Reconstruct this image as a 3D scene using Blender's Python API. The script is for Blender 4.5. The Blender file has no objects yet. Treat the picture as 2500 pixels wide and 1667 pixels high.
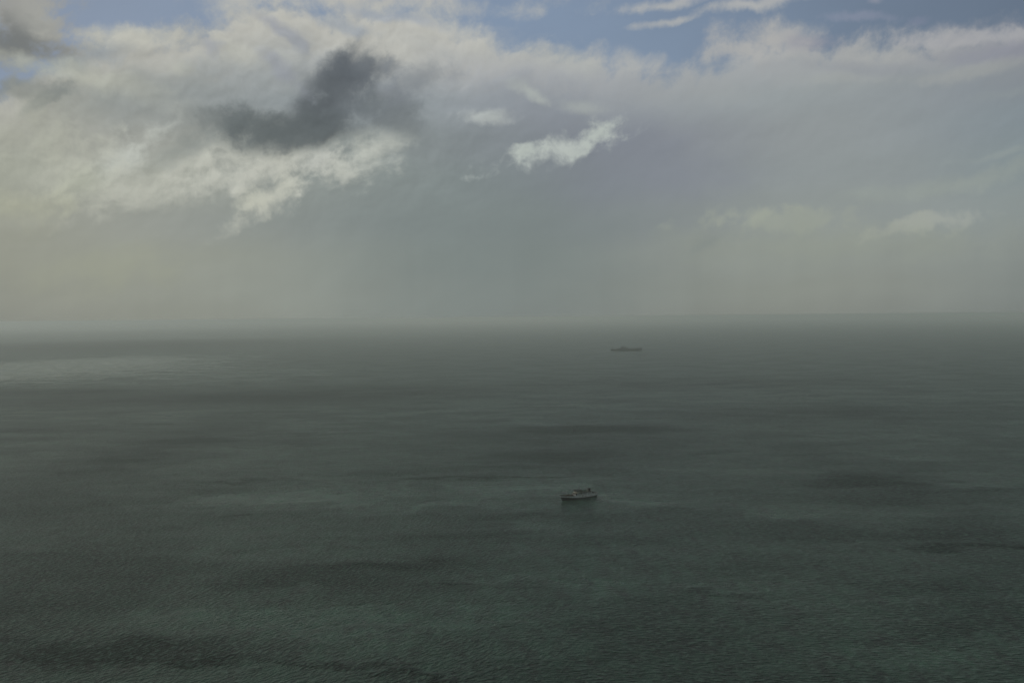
import bpy, bmesh, math, random
from mathutils import Vector, Matrix
R = math.radians
sc = bpy.context.scene
COL = sc.collection

# ------------------------------------------------------------------ camera
cam_d = bpy.data.cameras.new('camera')
cam_d.sensor_width = 36.0
cam_d.lens = 35.0
cam_d.clip_start = 0.5
cam_d.clip_end = 400000.0
cam = bpy.data.objects.new('camera', cam_d)
COL.objects.link(cam)
CAM_H = 242.0
cam.location = (0, 0, CAM_H)
cam.matrix_world = (Matrix.Translation((0, 0, CAM_H)) @ Matrix.Rotation(R(90 - 1.411), 4, 'X')
                    @ Matrix.Rotation(R(-0.52), 4, 'Z'))
sc.camera = cam
sc.view_settings.view_transform = 'Standard'
sc.view_settings.look = 'None'
sc.view_settings.exposure = 0
sc.view_settings.gamma = 1
sc.cycles.volume_bounces = 3

SUN_AZ, SUN_EL = -74.0, 28.0      # veiled sun, high on the left

# ------------------------------------------------------------------ node helpers
def lin(c):
    return tuple(((v / 255 / 12.92) if v / 255 <= .04045 else ((v / 255 + .055) / 1.055) ** 2.4) for v in c) + (1.0,)

class G:
    """tiny expression builder for a node tree"""
    def __init__(s, tree):
        s.t = tree
    def n(s, kind, ins=None, **kw):
        nd = s.t.nodes.new(kind)
        for k, v in kw.items():
            setattr(nd, k, v)
        for k, v in (ins or {}).items():
            s.put(nd.inputs[k], v)
        return nd
    def put(s, sock, v):
        if isinstance(v, bpy.types.NodeSocket):
            s.t.links.new(v, sock)
        else:
            sock.default_value = v
    def m(s, op, a, b=None, c=None, clamp=False):
        nd = s.n('ShaderNodeMath', operation=op, use_clamp=clamp)
        for i, v in enumerate((a, b, c)):
            if v is not None:
                s.put(nd.inputs[i], v)
        return nd.outputs[0]
    def v(s, op, a, b=None, sc=None):
        nd = s.n('ShaderNodeVectorMath', operation=op)
        s.put(nd.inputs[0], a)
        if b is not None:
            s.put(nd.inputs[1], b)
        if sc is not None:
            s.put(nd.inputs['Scale'], sc)
        return nd.outputs['Value'] if op == 'LENGTH' else nd.outputs[0]
    def mapr(s, val, a, b, c=0.0, d=1.0, kind='SMOOTHSTEP'):
        nd = s.n('ShaderNodeMapRange', {0: val, 1: a, 2: b, 3: c, 4: d}, interpolation_type=kind)
        return nd.outputs[0]
    def mix(s, f, a, b, mode='MIX'):
        nd = s.n('ShaderNodeMix', data_type='RGBA', blend_type=mode)
        s.put(nd.inputs[0], f); s.put(nd.inputs[6], a); s.put(nd.inputs[7], b)
        return nd.outputs[2]
    def noise(s, vec, scale, detail=4, rough=.5, dist=0, dim='2D'):
        nd = s.n('ShaderNodeTexNoise', {'Vector': vec, 'Scale': scale, 'Detail': detail,
                                        'Roughness': rough, 'Distortion': dist}, noise_dimensions=dim)
        return nd
    def mapping(s, vec, kind='POINT', loc=(0, 0, 0), rot=0.0, scale=(1, 1, 1)):
        nd = s.n('ShaderNodeMapping', {'Vector': vec, 'Location': loc, 'Rotation': (0, 0, rot),
                                       'Scale': scale}, vector_type=kind)
        return nd.outputs[0]
    def ramp(s, fac, stops, interp='LINEAR'):
        nd = s.n('ShaderNodeValToRGB', {0: fac})
        r = nd.color_ramp
        r.interpolation = interp
        r.elements[0].position = stops[0][0]; r.elements[0].color = stops[0][1]
        r.elements[1].position = stops[-1][0]; r.elements[1].color = stops[-1][1]
        for p, c in stops[1:-1]:
            e = r.elements.new(p); e.color = c
        return nd.outputs[0]

VEIL_AZ = [-27.18, -20.93, -14.11, -6.86, 0.62, 8.08, 15.27, 22.0, 27.21]
VEIL_ROWS = [  # elevation in degrees, colours across azimuth (sRGB)
    (16.16, [(150, 152, 147), (160, 163, 160), (176, 176, 170), (178, 180, 176), (165, 172, 176), (158, 166, 174), (160, 163, 166), (158, 160, 166), (150, 151, 158)]),
    (14.09, [(150, 154, 150), (164, 165, 158), (164, 168, 166), (172, 175, 172), (158, 163, 170), (158, 163, 168), (156, 161, 164), (150, 154, 160), (138, 141, 150)]),
    (11.97, [(150, 154, 146), (152, 156, 152), (142, 149, 152), (146, 154, 156), (143, 149, 156), (148, 154, 159), (148, 155, 156), (144, 151, 155), (130, 137, 144)]),
    (9.82, [(160, 162, 153), (158, 160, 154), (152, 157, 151), (132, 140, 140), (130, 137, 142), (130, 135, 146), (146, 152, 152), (142, 149, 152), (128, 139, 145)]),
    (7.64, [(160, 163, 151), (160, 163, 153), (148, 153, 148), (130, 139, 138), (127, 136, 138), (129, 134, 144), (141, 148, 148), (142, 149, 150), (132, 144, 147)]),
    (5.42, [(156, 158, 146), (150, 153, 146), (142, 148, 144), (129, 138, 137), (125, 134, 134), (131, 138, 140), (143, 150, 147), (143, 150, 149), (137, 146, 145)]),
    (3.19, [(150, 152, 140), (150, 153, 143), (146, 151, 143), (132, 140, 136), (124, 133, 131), (135, 141, 137), (143, 149, 143), (141, 147, 142), (133, 140, 137)]),
    (1.45, [(142, 144, 134), (148, 151, 141), (145, 150, 142), (133, 140, 135), (125, 133, 130), (133, 139, 134), (140, 145, 137), (137, 142, 136), (128, 135, 132)]),
    (-0.18, [(136, 138, 130), (143, 146, 136), (140, 144, 136), (130, 137, 132), (125, 132, 129), (129, 134, 129), (133, 137, 130), (130, 135, 130), (122, 128, 125)]),
]
VEIL_TOP = [(-26.97, 11.67), (-25.14, 12.69), (-23.25, 14.08), (-22.19, 14.73), (-20.02, 15.18), (-17.79, 15.44), (-15.97, 15.81), (-15.15, 16.59), (-13.86, 16.93), (-11.02, 16.81), (-6.66, 16.79), (-2.97, 16.28), (0.5, 15.42), (2.74, 14.93), (5.7, 14.55), (8.15, 13.93), (10.57, 13.77), (12.49, 14.39), (14.37, 15.0), (17.14, 14.56), (19.6, 14.5), (21.78, 14.54), (23.68, 14.62), (27.17, 14.19)]  # (azimuth, elevation) of the upper edge of the cloud sheet
CLOUDS = [  # azimuth, elevation, half width, half height, tilt (degrees), softness, raggedness, colour, opacity
    (-9.09, 17.34, 7.03, 0.49, 0, 1.71, 1.15, (182, 182, 176), 0.99),
    (-22.20, 13.81, 1.28, 0.61, 10, 1.04, 1.10, (140, 150, 158), 0.55),
    (-26.20, 15.10, 2.70, 2.07, -10, 0.91, 1.32, (154, 154, 149), 0.95),
    (-26.22, 14.06, 2.00, 1.25, -10, 1.04, 1.10, (112, 116, 116), 0.85),
    (-25.08, 15.53, 1.02, 0.83, 0, 1.17, 1.32, (165, 166, 160), 0.60),
    (-24.52, 12.85, 1.85, 0.47, 5, 1.04, 1.10, (140, 152, 160), 0.60),
    (-20.02, 14.85, 2.85, 0.43, 3, 1.52, 1.03, (188, 188, 178), 0.88),
    (-14.11, 15.81, 1.75, 1.00, -25, 1.52, 1.03, (186, 186, 178), 0.88),
    (-14.84, 14.21, 1.63, 0.58, -5, 1.33, 1.15, (186, 187, 178), 0.88),
    (-17.35, 14.61, 1.36, 0.44, -15, 1.52, 1.15, (178, 178, 170), 0.66),
    (-12.71, 15.33, 1.66, 0.31, -35, 1.04, 1.10, (148, 153, 164), 0.70),
    (-16.67, 14.55, 0.68, 0.40, -20, 1.04, 1.10, (148, 153, 162), 0.60),
    (-18.28, 13.44, 0.49, 0.31, 0, 1.52, 1.15, (176, 178, 168), 0.66),
    (-7.42, 14.84, 2.69, 0.69, -15, 1.52, 1.15, (190, 190, 182), 0.77),
    (-4.20, 16.15, 4.45, 0.68, -12, 1.71, 1.03, (186, 186, 179), 0.77),
    (-22.86, 12.56, 3.38, 0.48, -8, 1.52, 1.15, (178, 180, 168), 0.77),
    (-20.08, 11.88, 1.98, 0.49, -25, 1.71, 1.15, (168, 170, 160), 0.55),
    (2.73, 14.28, 2.73, 0.51, -8, 1.71, 1.03, (178, 181, 175), 0.55),
    (6.93, 14.16, 1.96, 0.42, -10, 1.71, 1.03, (176, 178, 176), 0.44),
    (-17.86, 11.34, 4.06, 1.25, 5, 1.30, 0.88, (140, 146, 146), 0.50),
    (-11.54, 13.91, 2.63, 1.14, -20, 1.30, 0.88, (150, 156, 160), 0.40),
    (5.18, 10.22, 4.95, 1.44, -18, 1.43, 0.66, (128, 134, 143), 0.60),
    (6.15, 8.02, 5.18, 1.45, -5, 1.43, 0.66, (128, 134, 142), 0.60),
    (-0.60, 4.19, 6.50, 3.72, 0, 1.56, 0.44, (122, 132, 130), 0.50),
    (-26.17, 11.59, 2.11, 0.47, 5, 1.04, 1.32, (126, 131, 128), 0.65),
    (-24.76, 11.22, 1.23, 0.22, 35, 1.04, 1.32, (128, 134, 132), 0.60),
    (-20.78, 9.03, 1.63, 0.68, 30, 1.33, 1.49, (184, 188, 180), 0.94),
    (-23.57, 8.33, 1.89, 0.67, 30, 1.52, 1.38, (178, 180, 168), 0.77),
    (-20.16, 7.12, 2.86, 0.97, 12, 1.52, 1.38, (181, 183, 172), 0.88),
    (-13.76, 8.30, 4.12, 1.04, 4, 1.33, 1.49, (186, 188, 178), 0.99),
    (-12.95, 7.08, 2.61, 0.57, 30, 1.33, 1.38, (187, 189, 177), 0.94),
    (-14.61, 6.45, 1.05, 0.43, 15, 1.33, 1.38, (187, 189, 176), 0.88),
    (-10.90, 8.60, 1.32, 0.72, 40, 1.33, 1.49, (184, 187, 180), 0.88),
    (-7.61, 9.32, 1.42, 1.01, 35, 1.52, 1.26, (180, 184, 176), 0.99),
    (-23.17, 7.23, 0.95, 0.63, 30, 1.71, 1.38, (176, 180, 164), 0.55),
    (-23.83, 5.74, 0.54, 0.27, 30, 1.52, 1.38, (176, 178, 160), 0.55),
    (-25.82, 9.29, 2.42, 1.09, 10, 1.71, 1.38, (172, 174, 160), 0.55),
    (-25.88, 6.00, 2.22, 0.58, 5, 1.71, 1.38, (170, 172, 152), 0.55),
    (-25.90, 4.66, 1.21, 0.36, 5, 1.17, 1.32, (146, 148, 136), 0.40),
    (-21.76, 2.69, 3.67, 0.93, 5, 1.43, 0.88, (154, 157, 138), 0.40),
    (2.94, 9.69, 2.74, 0.58, 14, 1.33, 1.61, (183, 190, 185), 0.94),
    (0.57, 9.28, 0.65, 0.44, 20, 1.14, 1.49, (180, 188, 182), 0.88),
    (4.81, 10.42, 1.19, 0.53, 28, 1.33, 1.49, (180, 188, 182), 0.88),
    (4.08, 12.00, 1.24, 0.28, -2, 1.52, 1.26, (168, 174, 170), 0.55),
    (1.10, 12.55, 0.90, 0.28, -25, 1.52, 1.26, (170, 176, 172), 0.77),
    (-1.40, 11.32, 1.12, 0.33, -5, 1.52, 1.38, (172, 178, 176), 0.88),
    (-2.50, 13.16, 0.45, 0.23, 50, 1.52, 1.38, (168, 172, 174), 0.66),
    (-8.70, 13.82, 1.60, 1.29, 10, 0.91, 0.75, (94, 101, 108), 0.87),
    (-9.88, 12.70, 1.93, 1.44, 50, 0.91, 0.60, (93, 99, 105), 0.83),
    (-10.98, 11.62, 2.28, 1.35, 45, 0.91, 0.60, (94, 100, 104), 0.83),
    (-11.83, 10.54, 2.63, 1.03, 12, 1.04, 0.75, (94, 101, 103), 0.83),
    (-13.96, 10.40, 2.46, 0.98, -10, 1.04, 0.90, (97, 104, 105), 0.83),
    (-15.24, 10.82, 1.04, 0.97, 60, 1.17, 1.35, (100, 107, 108), 0.74),
    (-8.07, 11.93, 1.95, 1.03, -5, 1.17, 0.90, (102, 109, 113), 0.78),
    (-6.24, 11.44, 1.35, 0.90, -15, 1.17, 1.35, (108, 115, 118), 0.69),
    (-6.57, 14.05, 0.64, 0.42, 0, 1.17, 1.43, (120, 126, 132), 0.70),
    (-6.95, 13.00, 0.49, 0.37, 30, 1.30, 1.32, (150, 156, 160), 0.60),
    (-5.47, 13.26, 1.48, 0.84, 35, 1.30, 1.21, (122, 128, 134), 0.70),
    (-5.99, 11.13, 0.74, 0.71, 10, 1.30, 1.21, (122, 129, 131), 0.50),
    (-3.37, 13.74, 0.89, 0.42, 10, 1.30, 1.32, (134, 139, 144), 0.55),
    (-17.43, 10.22, 1.36, 0.50, 50, 1.43, 1.32, (120, 126, 125), 0.75),
    (-18.46, 9.14, 1.68, 0.46, 35, 1.43, 1.43, (134, 140, 136), 0.55),
    (-14.85, 13.42, 2.56, 0.68, -10, 1.17, 1.10, (150, 156, 158), 0.50),
    (-12.97, 13.62, 1.42, 0.32, -38, 1.17, 0.88, (146, 151, 160), 0.60),
    (-9.59, 16.02, 1.45, 0.31, -12, 1.17, 1.10, (146, 156, 168), 0.60),
    (-6.66, 16.52, 2.21, 0.23, -8, 1.17, 1.10, (146, 156, 170), 0.60),
    (14.61, 15.05, 2.33, 0.67, -5, 1.33, 1.15, (172, 172, 170), 0.94),
    (12.73, 14.40, 1.42, 0.32, 4, 1.52, 1.15, (170, 171, 170), 0.94),
    (16.68, 14.60, 1.37, 0.40, -10, 1.17, 0.99, (142, 144, 156), 0.60),
    (20.04, 13.76, 3.73, 0.61, 0, 1.17, 1.10, (166, 168, 166), 0.60),
    (18.94, 13.19, 2.90, 0.35, -8, 1.17, 1.10, (142, 147, 154), 0.50),
    (18.04, 12.71, 2.03, 0.31, -5, 1.17, 1.10, (160, 164, 162), 0.50),
    (24.10, 14.09, 3.11, 0.34, -4, 1.04, 1.10, (166, 167, 170), 0.70),
    (26.14, 13.11, 3.01, 0.38, -3, 1.17, 0.99, (138, 141, 152), 0.70),
    (24.72, 12.42, 2.46, 0.30, 4, 1.17, 1.10, (160, 163, 160), 0.50),
    (8.78, 17.03, 2.14, 0.27, 3, 1.33, 1.03, (174, 176, 176), 0.94),
    (13.32, 16.63, 2.24, 0.24, 3, 1.33, 1.03, (172, 174, 174), 0.94),
    (8.65, 16.00, 1.56, 0.20, 6, 1.33, 1.03, (170, 173, 174), 0.94),
    (18.94, 15.65, 1.56, 0.17, -6, 1.30, 1.10, (140, 146, 164), 0.50),
    (22.20, 15.26, 0.51, 0.21, 0, 1.30, 1.10, (130, 136, 156), 0.40),
    (19.82, 16.20, 0.31, 0.17, 0, 1.17, 1.10, (148, 152, 164), 0.60),
    (16.21, 4.95, 4.38, 0.52, -3, 0.91, 1.43, (154, 160, 150), 0.70),
    (13.88, 5.38, 1.41, 0.38, 10, 0.91, 1.43, (158, 164, 152), 0.60),
    (21.14, 4.65, 1.52, 0.37, 12, 0.91, 1.43, (160, 165, 156), 0.70),
    (22.85, 5.03, 1.91, 0.32, 4, 0.91, 1.32, (160, 165, 158), 0.75),
    (24.11, 6.77, 4.58, 0.45, 8, 1.30, 0.88, (150, 158, 152), 0.60),
    (11.01, 3.89, 1.08, 0.24, 25, 1.17, 1.21, (130, 138, 136), 0.70),
    (17.58, 3.84, 6.82, 0.95, 0, 1.56, 0.77, (148, 154, 143), 0.50),
    (26.15, 8.17, 1.81, 0.17, 2, 1.30, 0.88, (145, 154, 152), 0.50),
    (26.74, 11.14, 1.19, 0.21, 0, 1.30, 0.88, (142, 150, 150), 0.30),
]
WIND_AND_SHADE = [  # x, y, half width, half depth (metres), amount: + ruffled, also painted cloud shade; - slick, also painted glitter
    (189, 2135, 212, 74, 0.80),
    (104, 1965, 320, 181, 0.40),
    (77, 1722, 142, 81, 0.80),
    (-20, 1591, 118, 28, 0.50),
    (-65, 1494, 150, 12, 0.90),
    (-204, 1557, 110, 22, 0.40),
    (-43, 1222, 123, 33, 0.40),
    (64, 1203, 105, 21, 0.30),
    (500, 1425, 116, 44, 0.80),
    (637, 1355, 116, 20, 0.50),
    (-120, 976, 73, 28, 0.70),
    (-196, 929, 82, 35, 0.60),
    (-56, 908, 48, 8, 0.60),
    (-246, 900, 72, 12, 0.30),
    (199, 873, 49, 14, 0.50),
    (251, 954, 66, 27, 0.30),
    (-318, 720, 96, 23, 0.90),  # near-left marks: cloud shade painted as darker water
    (-235, 699, 28, 11, 0.80),
    (-423, 894, 99, 182, 0.50),
    (-676, 1754, 120, 855, 0.35),
    (523, 1359, 71, 666, 0.30),
    (-134, 701, 81, 9, 0.70),
    (-55, 677, 48, 8, 0.80),
    (473, 1026, 71, 15, 0.70),
    (375, 880, 87, 35, 0.50),
    (-4051, 9985, 1885, 2227, 0.90),
    (-1153, 3018, 564, 230, 0.50),
    (-1526, 3403, 387, 167, 0.60),
    (-525, 3224, 584, 372, 0.50),
    (-577, 2000, 196, 44, 0.40),
    (-1024, 2232, 181, 72, 0.40),
    (-341, 1235, 33, 11, 0.50),
    (-393, 1280, 40, 12, 0.40),
    (-403, 1485, 79, 12, 0.60),
    (656, 3572, 735, 321, 0.35),
    (765, 2430, 504, 192, 0.40),
    (103, 1072, 79, 25, 0.30),
    (283, 1132, 147, 42, 0.30),
    (417, 1091, 141, 30, 0.35),
    (-62, 1089, 96, 30, 0.35),
    (-563, 1247, 144, 57, 0.30),
    (-2271, 5288, 750, 1411, -0.80),  # far-left band: sun glitter drawn as paler, smoother water
    (-2483, 5232, 420, 1218, -0.80),
    (-1299, 4479, 649, 640, -0.35),
    (-13465, 29435, 6151, 7339, -0.70),
    (-2621, 15066, 2644, 3139, -0.30),
    (-76, 1349, 292, 99, -0.35),
    (-202, 791, 91, 41, -0.40),
    (-64, 800, 91, 58, -0.30),
    (108, 914, 103, 61, -0.25),
    (239, 815, 106, 61, -0.30),
    (-278, 1322, 174, 64, -0.30),
    (380, 1204, 186, 53, -0.30),
]
GLITTER = (-2504, 5035, 1202, 1863)  # far-left ellipse where sun glitter is painted into the colour

# ------------------------------------------------------------------ sky
STR = 0.1
def build_world():
    w = bpy.data.worlds.new('World')
    sc.world = w
    w.use_nodes = True
    t = w.node_tree
    t.nodes.clear()
    g = G(t)
    tc = g.n('ShaderNodeTexCoord').outputs['Generated']
    sp = g.n('ShaderNodeSeparateXYZ', {0: g.v('NORMALIZE', tc)})
    az = g.m('MULTIPLY', g.m('ARCTAN2', sp.outputs[0], sp.outputs[1]), 180 / math.pi)
    el = g.m('MULTIPLY', g.m('ARCSINE', sp.outputs[2]), 180 / math.pi)
    P = g.n('ShaderNodeCombineXYZ', {0: az, 1: el, 2: 0.0}).outputs[0]
    # domain warps: broad and fine
    w1 = g.v('SUBTRACT', g.noise(P, .16, 2, .5).outputs['Color'], (.5, .5, .5))
    w2 = g.v('SUBTRACT', g.noise(P, .9, 4, .6).outputs['Color'], (.5, .5, .5))
    Pa = g.v('ADD', P, g.v('SCALE', w1, sc=1.3))
    Pw = g.v('ADD', Pa, g.v('SCALE', w2, sc=.45))
    # wispy turbulence, drawn out along the wind (rising to the right)
    def wisp(vec, s, stretch, rot, det, ro):
        return g.noise(g.mapping(g.mapping(vec, rot=R(-rot)), scale=(1 / stretch, 1, 1)), s, det, ro).outputs[0]
    f1 = wisp(Pw, .7, 1.35, 25, 9, .53)
    f2 = wisp(Pw, .35, 2.5, 12, 6, .55)
    off = g.v('ADD', Pw, (-.16, .22, 0))
    f1b = wisp(off, .7, 1.35, 25, 4, .45)
    f3 = g.noise(Pa, 2.6, 7, .62).outputs[0]
    f4 = g.noise(g.mapping(P, scale=(1, .07, 1), rot=R(-6)), .45, 4, .55).outputs[0]
    rag = g.m('MULTIPLY_ADD', g.m('SUBTRACT', f3, .5), .25, g.m('SUBTRACT', f1, .5))
    relief = g.m('SUBTRACT', f1, f1b)

    # clear sky behind
    sky = g.n('ShaderNodeTexSky', sky_type='NISHITA', sun_disc=False, sun_elevation=R(SUN_EL),
              sun_rotation=R(SUN_AZ), altitude=200, air_density=1.0, dust_density=1.2, ozone_density=1.5).outputs[0]
    k = 1 / STR
    def L(c):
        q = lin(c)
        return (q[0] * k, q[1] * k, q[2] * k, 1)
    # thin high veil over the blue: milky, deepest blue on the right
    blue = g.mix(g.mapr(az, 0, -30, .55, .95), g.v('SCALE', sky, sc=.9), L((131, 143, 162)))
    blue = g.mix(.1, blue, L((130, 142, 148)))
    blue = g.v('SCALE', blue, sc=g.mapr(az, 2, 32, 1.06, .68))

    # sheet of thin cloud: colours vary with azimuth and elevation
    spw = g.n('ShaderNodeSeparateXYZ', {0: Pa})
    fac = g.m('DIVIDE', g.m('ADD', spw.outputs[0], 30), 60, clamp=True)
    veil = None
    prev = None
    for e, row in VEIL_ROWS:
        c = g.ramp(fac, [((a + 30) / 60, lin(q)) for a, q in zip(VEIL_AZ, row)], 'B_SPLINE')
        if veil is None:
            veil = c
        else:
            veil = g.mix(g.mapr(spw.outputs[1], prev, e, kind='SMOOTHSTEP'), veil, c)
        prev = e
    veil = g.v('SCALE', veil, sc=k)
    topv = g.ramp(g.m('DIVIDE', g.m('ADD', az, 30), 60, clamp=True),
                  [((a + 30) / 60, ((e - 10) / 10,) * 3 + (1,)) for a, e in VEIL_TOP])
    spx = g.n('ShaderNodeSeparateXYZ', {0: Pw})
    h = g.m('SUBTRACT', g.m('MULTIPLY_ADD', g.n('ShaderNodeSeparateXYZ', {0: topv}).outputs[0], 10, 10), spx.outputs[1])
    h = g.m('ADD', h, g.m('MULTIPLY', rag, 2.6))
    cover = g.mapr(h, -.6, 1.0)
    # edge of the sheet catches the light
    rim = g.m('MULTIPLY', g.mapr(h, .1, .7), g.mapr(h, 3.2, .8))
    veil = g.mix(g.m('MULTIPLY', rim, g.mapr(az, 8, -6, .12, .5)), veil, L((188, 187, 179)))
    col = g.mix(cover, blue, veil)
    # unseen broken cloud overhead and behind, greened and darkened leftward to tone the sea
    hi = g.noise(g.mapping(P, scale=(.35, 1, 1)), .09, 6, .6).outputs[0]
    himask = g.m('MULTIPLY', g.mapr(hi, .34, .50), g.mapr(el, 17.5, 23))
    col = g.mix(himask, col, g.mix(g.mapr(az, -45, 0), L((84, 96, 86)), L((112, 124, 114))))

    for i, (a, e, ra, re, rot, soft, rg, c, op) in enumerate(CLOUDS):
        if i % 12 == 0:      # keeps the compiled shader's working memory small
            Pc = g.v('ADD', Pw, g.v('SCALE', col, sc=1e-9))
        q = g.mapping(Pc, 'TEXTURE', (a, e, 0), R(rot), (ra * 1.1, re * 1.1, 1))
        d = g.m('SUBTRACT', 1.0, g.v('LENGTH', q))
        d = g.m('MULTIPLY_ADD', rag, rg * 2.0, d)
        col = g.mix(g.mapr(d, -.5 * soft, .75 * soft, 0, op), col, L(c))

    # light-and-dark modelling within the clouds, strongest high up and left
    dm = g.m('MULTIPLY', g.mapr(el, 3, 10, .1, 1), g.mapr(az, -10, 6, 1, .25))
    sh = g.m('MULTIPLY', g.m('MULTIPLY', relief, .5), g.m('MULTIPLY', dm, cover))
    sh = g.m('ADD', sh, g.m('MULTIPLY', g.m('SUBTRACT', f2, .5), .12))
    sh = g.m('ADD', sh, g.m('MULTIPLY', g.m('SUBTRACT', f4, .5), g.mapr(el, 9, 1, 0, .09)))
    col = g.v('SCALE', col, sc=g.m('ADD', sh, 1.0))
    # veiled sun: warm glow added below it, unseen on the left, for glitter on the water
    gd = g.v('LENGTH', g.mapping(P, 'TEXTURE', (SUN_AZ, SUN_EL - 8, 0), 0, (17, 24, 1)))
    glow = g.mapr(gd, 1.0, 0.0, 0, 1.0)
    col = g.v('ADD', col, g.v('SCALE', (2.0, 1.9, 1.6), sc=glow))
    bg = g.n('ShaderNodeBackground', {'Color': col, 'Strength': STR})
    out = g.n('ShaderNodeOutputWorld')
    t.links.new(bg.outputs[0], out.inputs[0])
SKY_TINT = (1.0, 1.0, 1.0)
build_world()

sun_d = bpy.data.lights.new('sun', 'SUN')
sun_d.energy = 1.42
sun_d.angle = R(14)
sun_d.color = (1.0, .94, .84)
sun = bpy.data.objects.new('sun', sun_d)
COL.objects.link(sun)
sd = Vector((math.sin(R(SUN_AZ)) * math.cos(R(SUN_EL)), math.cos(R(SUN_AZ)) * math.cos(R(SUN_EL)), math.sin(R(SUN_EL))))
sun.rotation_euler = (-sd).to_track_quat('-Z', 'Y').to_euler()
sun.location = (-300, 200, 400)

# ------------------------------------------------------------------ helpers
def tag(o, label=None, cat=None, group=None, kind=None):
    if label: o['label'] = label
    if cat: o['category'] = cat
    if group: o['group'] = group
    if kind: o['kind'] = kind
    return o

def link(name, bm, mat, parent=None, smooth=False):
    me = bpy.data.meshes.new(name)
    bmesh.ops.recalc_face_normals(bm, faces=bm.faces)
    bm.to_mesh(me); bm.free()
    me.materials.append(mat)
    if smooth:
        for p in me.polygons: p.use_smooth = True
    o = bpy.data.objects.new(name, me)
    COL.objects.link(o)
    if parent: o.parent = parent
    return o

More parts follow.
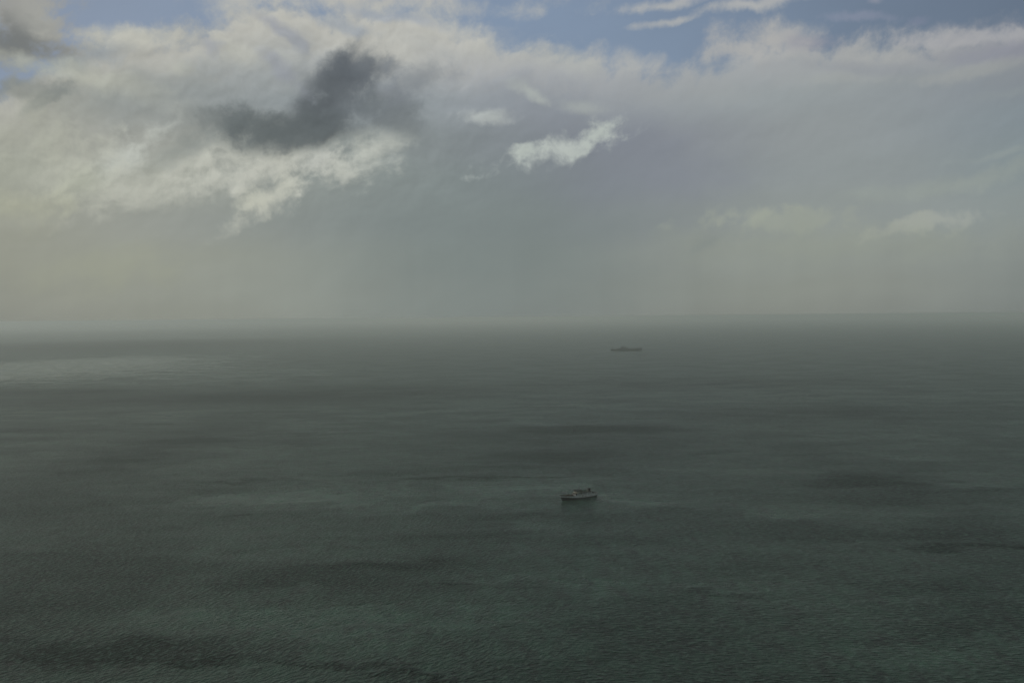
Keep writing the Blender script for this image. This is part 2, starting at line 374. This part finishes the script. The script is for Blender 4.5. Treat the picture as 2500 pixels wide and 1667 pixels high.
# ------------------------------------------------------------------ sea
def build_sea():
    m = bpy.data.materials.new('sea_water'); m.use_nodes = True
    t = m.node_tree; t.nodes.clear(); g = G(t)
    P = g.n('ShaderNodeNewGeometry').outputs['Position']
    sp = g.n('ShaderNodeSeparateXYZ', {0: P})
    # wind marks, with cloud shade and glitter painted in among them
    wv = g.v('SUBTRACT', g.noise(g.mapping(P, scale=(.8, 1, 1)), .012, 5, .6).outputs['Color'], (.5, .5, .5))
    # the edges of the gusts wander in proportion to how far off they lie
    Pw = g.v('ADD', P, g.v('MULTIPLY', wv, (220, 130, 0)))
    gust = g.noise(g.mapping(Pw, scale=(.55, 1, 1)), .0095, 7, .62).outputs[0]
    mk = g.m('MULTIPLY', g.m('SUBTRACT', gust, .5), 2.1)
    for i, (x, y, rx, ry, a) in enumerate(WIND_AND_SHADE):
        if i % 10 == 0:
            Pc = g.v('ADD', Pw, g.v('SCALE', P, sc=g.m('MULTIPLY', mk, 1e-9)))
        q = g.v('LENGTH', g.mapping(Pc, 'TEXTURE', (x, y, 0), 0, (rx * 1.15, ry * 1.3, 1)))
        q = g.m('MULTIPLY_ADD', g.m('SUBTRACT', gust, .5), 1.2, q)
        mk = g.m('ADD', mk, g.mapr(q, 1.25, .15, 0, a * 1.15))
    mk = g.mapr(mk, -1, 1, -1, 1, 'LINEAR')
    # waves: crests running up to the right on the near left, across on the right
    def wave(rot, sx, sc_, det=3, ro=.5):
        return g.noise(g.mapping(g.mapping(P, rot=R(rot)), scale=(sx, 1, 1)), sc_, det, ro).outputs[0]
    side = g.mapr(g.m('ADD', sp.outputs[0], g.m('MULTIPLY', g.m('SUBTRACT', gust, .5), 400)), -120, 160)
    wl = wave(-54, .5, .34, 3, .55)
    wr = wave(6, .42, .33, 3, .55)
    wm = g.m('ADD', g.m('MULTIPLY', wl, g.m('SUBTRACT', 1, side)), g.m('MULTIPLY', wr, side))
    swell = g.m('ADD', wave(-15, .4, .028, 2, .5), g.m('MULTIPLY', wave(-20, .4, .075, 2, .5), .6))
    big = wave(8, .3, .0065, 2, .5)
    hgt = g.m('ADD', g.m('MULTIPLY', wm, WAVE_H), g.m('MULTIPLY', swell, 3.2))
    hgt = g.m('ADD', hgt, g.m('MULTIPLY', big, 3.0))
    st = g.mapr(mk, -1, 1, .4, 1.7, 'LINEAR')
    bump = g.n('ShaderNodeBump', {'Strength': 1.0, 'Distance': 1.0, 'Height': g.m('MULTIPLY', hgt, st)})
    base = g.mix(g.mapr(mk, -.8, .8, 0, 1, 'LINEAR'), SEA_A, SEA_B)  # marks, painted cloud shade included, darken the base colour
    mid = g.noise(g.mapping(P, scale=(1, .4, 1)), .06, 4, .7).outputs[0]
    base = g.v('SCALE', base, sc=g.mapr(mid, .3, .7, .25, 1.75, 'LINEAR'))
    # thin crests let green light through
    base = g.mix(g.mapr(wm, .46, .68), base, SEA_C)
    # scattered small whitecaps; far off on the left, sun glitter painted as pale flecks
    fleck = g.noise(g.mapping(P, scale=(1, .45, 1)), .13, 3, .6).outputs[0]
    cl = g.v('LENGTH', g.mapping(Pw, 'TEXTURE', (GLITTER[0], GLITTER[1], 0), 0, (GLITTER[2], GLITTER[3], 1)))
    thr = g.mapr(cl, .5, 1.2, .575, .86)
    foam_and_glitter = g.m('MULTIPLY', g.m('SUBTRACT', fleck, thr), 14, clamp=True)
    glint_lane = g.noise(g.mapping(P, scale=(1, .16, 1)), .042, 3, .65).outputs[0]
    foam_and_glitter = g.m('MAXIMUM', foam_and_glitter, g.m('MULTIPLY', g.mapr(glint_lane, .53, .63), g.mapr(cl, 1.1, .3)))  # adds pale streaks of painted sun glitter
    base = g.mix(g.m('MULTIPLY', foam_and_glitter, .8), base, (.50, .50, .45, 1))  # whitecaps and painted glitter share this pale colour
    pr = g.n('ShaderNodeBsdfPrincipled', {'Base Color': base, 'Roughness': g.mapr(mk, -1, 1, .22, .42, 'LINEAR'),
             'IOR': 1.333, 'Specular IOR Level': g.mapr(mk, -1, 1, .34, .10, 'LINEAR'), 'Normal': bump.outputs[0]})
    out = g.n('ShaderNodeOutputMaterial')
    t.links.new(pr.outputs[0], out.inputs[0])
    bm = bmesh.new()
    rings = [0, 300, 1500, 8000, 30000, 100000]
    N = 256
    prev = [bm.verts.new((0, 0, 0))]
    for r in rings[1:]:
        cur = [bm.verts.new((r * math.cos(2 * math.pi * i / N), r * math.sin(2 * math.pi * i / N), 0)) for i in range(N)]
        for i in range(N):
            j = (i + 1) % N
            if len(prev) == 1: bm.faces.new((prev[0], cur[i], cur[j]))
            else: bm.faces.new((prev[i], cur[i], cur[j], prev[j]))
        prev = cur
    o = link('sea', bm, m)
    tag(o, 'grey green open sea ruffled by wind, reaching the misty horizon', 'sea', kind='structure')
    return o
WAVE_H = 6.5
SEA_A = (.022, .067, .042, 1)
SEA_C = (.060, .112, .086, 1)
SEA_B = (.004, .014, .009, 1)
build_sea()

# ------------------------------------------------------------------ paint
def paint(name, c, rough=.6, var=.25, scale=.5, streak=True, metal=0.0):
    m = bpy.data.materials.new(name); m.use_nodes = True
    g = G(m.node_tree)
    pr = m.node_tree.nodes['Principled BSDF']
    P = g.n('ShaderNodeTexCoord').outputs['Object']
    n1 = g.noise(g.mapping(P, scale=(1, 1, .25 if streak else 1)), scale, 6, .65, dim='3D').outputs[0]
    f = g.mapr(n1, .38, .68)
    c = tuple(c) + (1,)
    d = (c[0] * (1 - var) * .95, c[1] * (1 - var) * .85, c[2] * (1 - var) * .75, 1)
    g.put(pr.inputs['Base Color'], g.mix(f, c, d))
    pr.inputs['Roughness'].default_value = rough
    pr.inputs['Metallic'].default_value = metal
    pr.inputs['Specular IOR Level'].default_value = .5 if c[0] > .05 else .15
    return m
M = dict(
    black=paint('black_hull_paint', (.006, .006, .007), .6, .3),
    white=paint('weathered_white_paint', (.56, .57, .57), .6, .35),
    cream=paint('cream_deckhouse_paint', (.30, .30, .26), .6, .3),
    deck=paint('worn_deck', (.07, .065, .045), .8, .4, .7, False),
    brown=paint('rusty_brown_paint', (.06, .045, .03), .8, .4, 1.0),
    glass=paint('dark_window_glass', (.01, .012, .012), .15, .1),
    dark=paint('dark_steel', (.02, .022, .02), .6, .2),
    funnel=paint('black_funnel_paint', (.008, .009, .008), .5, .2),
    boat=paint('lifeboat_paint', (.22, .2, .13), .6, .3),
    green=paint('green_tarpaulin', (.02, .05, .035), .8, .3),
    grey=paint('far_hull_grey', (.05, .055, .055), .6, .3, .1),
    grey2=paint('far_upperworks_grey', (.075, .08, .075), .6, .3, .1),
)

def box(bm, x0, x1, y0, y1, z0, z1, bev=0, taper=0):
    v = [bm.verts.new(p) for p in ((x0, y0, z0), (x1, y0, z0), (x1, y1, z0), (x0, y1, z0),
         (x0 + taper, y0 + taper, z1), (x1 - taper, y0 + taper, z1), (x1 - taper, y1 - taper, z1), (x0 + taper, y1 - taper, z1))]
    fs = [bm.faces.new([v[i] for i in q]) for q in ((3, 2, 1, 0), (4, 5, 6, 7), (0, 1, 5, 4), (1, 2, 6, 5), (2, 3, 7, 6), (3, 0, 4, 7))]
    if bev:
        es = set(e for f in fs for e in f.edges)
        bmesh.ops.bevel(bm, geom=list(es), offset=bev, segments=2, affect='EDGES')

def tube(bm, a, b, r0, r1=None, n=8):
    a, b = Vector(a), Vector(b); r1 = r0 if r1 is None else r1
    z = (b - a).normalized(); x = z.orthogonal().normalized(); y = z.cross(x)
    A = [bm.verts.new(a + (x * math.cos(2 * math.pi * i / n) + y * math.sin(2 * math.pi * i / n)) * r0) for i in range(n)]
    B = [bm.verts.new(b + (x * math.cos(2 * math.pi * i / n) + y * math.sin(2 * math.pi * i / n)) * r1) for i in range(n)]
    for i in range(n):
        j = (i + 1) % n
        bm.faces.new((A[i], A[j], B[j], B[i]))
    bm.faces.new(A[::-1]); bm.faces.new(B)

def loft(bm, secs, cap_top=True, cap_ends=True):
    """secs: list of cross-sections (lists of points), all the same length"""
    V = [[bm.verts.new(p) for p in s] for s in secs]
    for a, b in zip(V, V[1:]):
        for i in range(len(a) - 1):
            try: bm.faces.new((a[i], a[i + 1], b[i + 1], b[i]))
            except ValueError: pass
        if cap_top: bm.faces.new((a[-1], a[0], b[0], b[-1]))
    if cap_ends:
        bm.faces.new(V[0]); bm.faces.new(V[-1][::-1])

def half_beam(u, B, bow=.32, stern=.16, pw=1.7):
    """u: 0 stern .. 1 bow"""
    if u > 1 - bow: return B * max(.02, 1 - ((u - 1 + bow) / bow) ** pw)
    if u < stern: return B * (.62 + .38 * math.sin(u / stern * math.pi / 2))
    return B

# ------------------------------------------------------------------ near ship: 60 m coaster, local +X = bow
def sheer(u): return 1.3 + 3.7 * max(0, (u - .42) / .58) ** 1.6 + .5 * max(0, (.2 - u) / .2) ** 2
def rail_h(u): return max(sheer(u) + 1.6, 5.2 + .9 * max(0, (u - .75) / .25) - .5 * max(0, (.15 - u) / .15))
Ln, Bn = 57.5, 5.0
def near_ship():
    root = bpy.data.objects.new('passenger_ship', None); COL.objects.link(root)
    tag(root, 'old black and white passenger ship with an aft funnel, near the viewer on open water', 'ship')
    NS = 48
    def sec(u, zs, flare=0):
        x = -Ln / 2 + Ln * u
        out = []
        for z in zs:
            rk = 3.2 * max(0, (u - .75) / .25) ** 2 * (z / 7.0)      # raked stem
            cx = -1.6 * max(0, (.12 - u) / .12) ** 1.5 * max(0, z) / 4   # overhanging counter
            hb = half_beam(u, Bn) * (.86 + .14 * min(1, max(0, z + 1) / 4)) + .5 * max(0, (u - .7) / .3) * max(0, z) / 7
            out.append((x + rk + cx, hb, z))
        return out
    def shell(zlo, zhi, steps=4):
        bm = bmesh.new(); secs = []
        for i in range(NS + 1):
            u = i / NS
            zs = [zlo(u) + (zhi(u) - zlo(u)) * k / steps for k in range(steps + 1)]
            s = sec(u, zs)
            secs.append([(x, y, z) for x, y, z in s[::-1]] + [(x, -y, z) for x, y, z in s])
        loft(bm, secs)
        return bm
    link('lower_hull', shell(lambda u: -1.2, sheer), M['black'], root, False)
    uh = link('upper_hull', shell(lambda u: sheer(u) + .003, rail_h), M['white'], root, False)
    # rubbing strake
    for s in (1, -1):
        bm = bmesh.new(); pts = []
        for i in range(NS + 1):
            x, y, z = sec(i / NS, [sheer(i / NS)])[0]
            pts.append((x, s * (y + .06), z))
        for a, b in zip(pts, pts[1:]): tube(bm, a, b, .13, n=5)
        link('rubbing_strake', bm, M['dark'], root)
    # portholes on the white strake
    for i in range(6, 41, 2):
        u = i / NS
        for s in (1, -1):
            x, y, z = sec(u, [sheer(u) + 1.3])[0]
            bm = bmesh.new(); tube(bm, (x, s * (y - .1), z), (x, s * (y + .05), z), .24, n=10)
            link('porthole', bm, M['glass'], uh)
    # weather deck
    dk = lambda u: rail_h(u) + .01
    bm = bmesh.new(); secs = []
    for i in range(NS + 1):
        u = i / NS; x, y, z = sec(u, [rail_h(u)])[0]
        secs.append([(x, y - .12, z + .005), (x, y - .12, z + .08), (x, -y + .12, z + .08), (x, -y + .12, z + .005)])
    loft(bm, secs); link('weather_deck', bm, M['deck'], root)
    # bulwark round the bow, railing aft
    for s in (1, -1):
        bm = bmesh.new(); prev = None
        for i in range(34, NS + 1):
            u = i / NS; x, y, z = sec(u, [rail_h(u)])[0]
            x2, y2, z2 = sec(u, [rail_h(u) + 1.15])[0]
            cur = [bm.verts.new(p) for p in ((x, s * (y + .02), z - .1), (x2, s * (y2 + .02), z2), (x2, s * max(.01, y2 - .12), z2), (x, s * max(.01, y - .12), z - .1))]
            if prev:
                for k in range(4): bm.faces.new((prev[k], prev[(k + 1) % 4], cur[(k + 1) % 4], cur[k]))
            prev = cur
        link('bulwark', bm, M['brown'], root)
    for s in (1, -1):
        bm = bmesh.new(); pp = None
        for i in range(0, 35):
            u = i / NS; x, y, z = sec(u, [rail_h(u)])[0]; y -= .2
            tube(bm, (x, s * y, z), (x, s * y, z + 1.1), .035, n=5)
            if pp:
                for h in (.55, 1.1): tube(bm, (pp[0], s * pp[1], pp[2] + h), (x, s * y, z + h), .03, n=4)
            pp = (x, y, z)
        link('railing', bm, M['white'], root)
    X = lambda u: -Ln / 2 + Ln * u
    zd = rail_h(.5)
    # foredeck: hatch, windlass, stores
    bm = bmesh.new(); box(bm, X(.70), X(.80), -2.0, 2.0, rail_h(.75) - .2, rail_h(.75) + 1.3, .08); link('cargo_hatch', bm, M['brown'], root)
    bm = bmesh.new(); box(bm, X(.83), X(.88), -1.6, 1.6, rail_h(.85) - .2, rail_h(.85) + 1.5, .1)
    link('stores_locker', bm, M['brown'], root); bm = bmesh.new(); tube(bm, (X(.91), -1.5, rail_h(.91) + .7), (X(.91), 1.5, rail_h(.91) + .7), .55, n=12); link('windlass', bm, M['brown'], root)
    # foremast with derrick
    bm = bmesh.new(); z0 = rail_h(.82)
    tube(bm, (X(.815), 0, z0), (X(.815), 0, z0 + 9), .17, .08)
    tube(bm, (X(.815), 0, z0 + 1.6), (X(.70), 0, z0 + 4.6), .11, .07); tube(bm, (X(.815), -1.1, z0 + 6.6), (X(.815), 1.1, z0 + 6.6), .06)
    link('foremast', bm, M['dark'], root)
    # deckhouse, lower tier
    bm = bmesh.new(); box(bm, X(.16), X(.66), -3.7, 3.7, zd - 1.6, zd + 2.3, .12); dh = link('deckhouse', bm, M['white'], root)
    def win(par, *a):
        bm = bmesh.new(); box(bm, *a); link('window', bm, M['glass'], par)
    for k in range(12):
        xx = X(.19) + k * 2.2
        for s in (1, -1): win(dh, xx, xx + 1.0, s * 3.72 - .03, s * 3.72 + .03, zd + .9, zd + 1.7)
    for yy in (-2.6, -.9, .9, 2.6): win(dh, X(.66) - .03, X(.66) + .04, yy - .55, yy + .55, zd + .9, zd + 1.7)
    for s in (1, -1):
        bm = bmesh.new(); box(bm, X(.655) - 2.3, X(.655) - .6, s * 3.72 - .05, s * 3.72 + .05, zd + .1, zd + 2.1); link('open_doorway', bm, M['glass'], dh)
    # boat deck roof with overhang
    bm = bmesh.new(); box(bm, X(.145), X(.675), -4.5, 4.5, zd + 2.31, zd + 2.5); link('boat_deck', bm, M['deck'], root)
    # wheelhouse
    bm = bmesh.new(); box(bm, X(.47), X(.62), -3.0, 3.0, zd + 2.51, zd + 6.2, .12); wh = link('wheelhouse', bm, M['cream'], root)
    for yy in [-2.4 + 1.2 * i for i in range(5)]: win(wh, X(.62) - .03, X(.62) + .05, yy - .45, yy + .45, zd + 4.3, zd + 5.5)
    for s in (1, -1):
        for k in range(5):
            xx = X(.62) - 1.3 - k * 1.6; win(wh, xx - .45, xx + .6, s * 3.02 - .03, s * 3.02 + .03, zd + 4.3, zd + 5.5)
    bm = bmesh.new(); box(bm, X(.46), X(.635), -3.6, 3.6, zd + 6.21, zd + 6.5); link('wheelhouse_roof', bm, M['dark'], root)
    bm = bmesh.new(); box(bm, X(.585), X(.612), -4.9, 4.9, zd + 2.52, zd + 3.6, .05); link('bridge_wing', bm, M['cream'], root)
    # saloon aft of the bridge, under an awning
    bm = bmesh.new(); box(bm, X(.27), X(.455), -2.7, 2.7, zd + 2.51, zd + 4.3, .1); sl = link('saloon', bm, M['white'], root)
    for k in range(5):
        xx = X(.29) + k * 1.9
        for s in (1, -1): win(sl, xx, xx + 1.1, s * 2.72 - .03, s * 2.72 + .03, zd + 3.2, zd + 3.9)
    bm = bmesh.new(); box(bm, X(.26), X(.46), -3.1, 3.1, zd + 4.31, zd + 4.48); link('awning', bm, M['green'], root)
    # main mast
    bm = bmesh.new(); tube(bm, (X(.5), 0, zd + 6.4), (X(.5), 0, zd + 11.5), .15, .06)
    tube(bm, (X(.5), -1.4, zd + 9.2), (X(.5), 1.4, zd + 9.2), .06); box(bm, X(.5) - .2, X(.5) + .2, -1.0, 1.0, zd + 7.9, zd + 8.2)
    link('mast', bm, M['dark'], root)
    # funnel
    bm = bmesh.new(); n = 20
    secs = []
    for z, r in ((2.5, 1.25), (5.9, 1.15), (6.4, 1.2), (6.5, 1.2)):
        secs.append([(X(.205) - (z - 2.5) * .16 + 1.9 * r * math.cos(2 * math.pi * i / n), 1.35 * r * math.sin(2 * math.pi * i / n), zd + z) for i in range(n)])
    loft(bm, secs); link('funnel', bm, M['funnel'], root, False)
    for s in (1, -1):
        bm = bmesh.new(); tube(bm, (X(.245), s * 1.9, zd + 2.5), (X(.245), s * 1.9, zd + 4.4), .22, n=10); tube(bm, (X(.245), s * 1.9, zd + 4.3), (X(.245) + .7, s * 1.9, zd + 4.7), .25, .5, 12)
        link('ventilator', bm, M['cream'], root)
    # lifeboats in davits
    for s in (1, -1):
        for xc in (X(.33), X(.43)):
            bm = bmesh.new(); secs = []
            for i in range(13):
                u = -1 + i / 6; w = 1.0 * (1 - abs(u) ** 2.4) + .03
                secs.append([(xc + 2.6 * u, s * 3.95 + w * math.cos(a), zd + 4.0 + .25 * u * u + .75 * w * math.sin(a)) for a in [math.pi + math.pi * j / 8 for j in range(9)]])
            loft(bm, secs); lb = link('lifeboat', bm, M['boat'], root, False)
            for dx in (-1.9, 1.9):
                bm = bmesh.new(); tube(bm, (xc + dx, s * 3.1, zd + 2.5), (xc + dx, s * 3.4, zd + 4.9), .08); tube(bm, (xc + dx, s * 3.4, zd + 4.9), (xc + dx, s * 4.0, zd + 5.0), .07)
                link('davit', bm, M['dark'], lb)
    # aft deck gear and flagstaff
    bm = bmesh.new(); box(bm, X(.05), X(.11), -1.8, 1.8, rail_h(.08) - .1, rail_h(.08) + 1.1, .08); link('deck_locker', bm, M['dark'], root)
    bm = bmesh.new(); tube(bm, (X(.012), 0, rail_h(0)), (X(-.01), 0, rail_h(0) + 3.6), .06, .04); link('flagstaff', bm, M['dark'], root)
    return root
ns = near_ship()
bow, stern = Vector((64.5, 1304.0)), Vector((110.5, 1337.0))
c = (bow + stern) / 2; dv = bow - stern
ns.location = (c.x, c.y, 0)
ns.rotation_euler = (0, 0, math.atan2(dv.y, dv.x))

# ------------------------------------------------------------------ far ship: 215 m, local +X = bow
def far_ship():
    root = bpy.data.objects.new('cargo_ship', None); COL.objects.link(root)
    tag(root, 'long dark grey cargo ship seen faintly through haze, steaming to the right near the horizon', 'ship')
    L_, B_ = 212.0, 14.0
    top = lambda u: 11.5 + (6.5 * min(1, max(0, (u - .80)) / .02) if u > .80 else 0) - 0
    bm = bmesh.new(); secs = []; us = [i / 40 for i in range(33)] + [.8001, .82, .84, .87, .9, .93, .96, .985, 1.0]
    for u in us:
        hb = half_beam(u, B_, .2, .12, 2.0); x = -L_ / 2 + L_ * u; rk = 5 * max(0, (u - .8) / .2) ** 2
        zt = top(u) + 1.5 * max(0, (u - .8) / .2)
        s = [(x, hb * .9, -2), (x + rk * .3, hb, 5), (x + rk, hb, zt)]
        secs.append(s[::-1] + [(a, -b, c_) for a, b, c_ in s])
    loft(bm, secs); link('hull', bm, M['grey'], root)
    X = lambda u: -L_ / 2 + L_ * u
    bm = bmesh.new()
    box(bm, X(.22), X(.60), -11, 11, 11.4, 16.5, .3); box(bm, X(.30), X(.56), -11.5, 11.5, 16.5, 21, .3); box(bm, X(.345), X(.50), -10, 10, 21, 25.5, .3)
    link('superstructure', bm, M['grey2'], root)
    bm = bmesh.new(); box(bm, X(.47), X(.505), -14, 14, 25.6, 28.6, .3); br = link('bridge', bm, M['grey2'], root)
    bm = bmesh.new(); box(bm, X(.505) - .1, X(.505) + .1, -13, 13, 26.8, 28); link('window_band', bm, M['glass'], br)
    bm = bmesh.new(); box(bm, X(.355), X(.40), -4, 4, 25.6, 31, .6, .4); link('funnel', bm, M['dark'], root)
    for u, h in ((.665, 24), (.745, 22)):
        bm = bmesh.new(); tube(bm, (X(u), 0, 11), (X(u), 0, h), 1.6, 1.2, 12); tube(bm, (X(u), 0, h - 3), (X(u) + 17, 0, h - 6), .8, .5)
        link('deck_crane', bm, M['grey2'], root)
    for k in range(3):
        bm = bmesh.new(); box(bm, X(.61) + k * 14, X(.61) + k * 14 + 10, -9, 9, 11.4, 15.2, .3)
        link('hatch_cover', bm, M['grey2'], root)
    bm = bmesh.new(); tube(bm, (X(.05), 0, 11), (X(.05), 0, 33), .7, .3); tube(bm, (X(.05), -4, 24), (X(.05), 4, 24), .3); link('stern_mast', bm, M['grey'], root)
    bm = bmesh.new(); tube(bm, (X(.43), 0, 25), (X(.43), 0, 38), .8, .4); tube(bm, (X(.43), -5, 33), (X(.43), 5, 33), .4); link('main_mast', bm, M['grey'], root)
    bm = bmesh.new(); tube(bm, (X(.93), 0, 18), (X(.93), 0, 27), .5, .3); link('foremast', bm, M['grey'], root)
    return root
fs = far_ship()
fs.location = (791, 6905, 0)
fs.rotation_euler = (0, 0, math.atan2(-47, 215))

# wake behind the far ship: broken foam on the water
def wake():
    m = bpy.data.materials.new('wake_foam'); m.use_nodes = True
    g = G(m.node_tree); pr = m.node_tree.nodes['Principled BSDF']
    P = g.n('ShaderNodeTexCoord').outputs['Object']
    n = g.noise(P, .08, 6, .7).outputs[0]
    sx = g.n('ShaderNodeSeparateXYZ', {0: P}).outputs[0]
    a = g.m('MULTIPLY', g.mapr(n, .32, .52), g.mapr(sx, -330, 0, .0, .8))
    pr.inputs['Base Color'].default_value = (.45, .47, .46, 1); pr.inputs['Roughness'].default_value = .8
    g.put(pr.inputs['Alpha'], a)
    bm = bmesh.new(); prev = None
    for i in range(40):
        x = -i * 8.0; w = 22 + i * .6; y = 5 * math.sin(i * .13)
        cur = (bm.verts.new((x, y - w, 0)), bm.verts.new((x, y + w, 0)))
        if prev: bm.faces.new((prev[0], cur[0], cur[1], prev[1]))
        prev = cur
    o = link('wake', bm, m); tag(o, 'pale foam wake trailing left from the stern of the far ship', 'wake', kind='stuff')
    o.location = fs.matrix_basis @ Vector((-104, 0, .12)); o.rotation_euler = fs.rotation_euler
wake()

# ------------------------------------------------------------------ haze
def haze():
    m = bpy.data.materials.new('sea_haze'); m.use_nodes = True
    t = m.node_tree; t.nodes.clear(); g = G(t)
    vol = g.n('ShaderNodeVolumePrincipled', {'Color': HAZE_C, 'Density': HAZE_D, 'Anisotropy': .25})
    out = g.n('ShaderNodeOutputMaterial'); t.links.new(vol.outputs[0], out.inputs['Volume'])
    bm = bmesh.new(); S = 101000
    box(bm, -S, S, -S, S, -1.0, CAM_H + 3)
    o = link('haze', bm, m); tag(o, kind='stuff'); return o
HAZE_D = 7.0e-5
HAZE_C = (.96, 1.0, .965, 1)
haze()
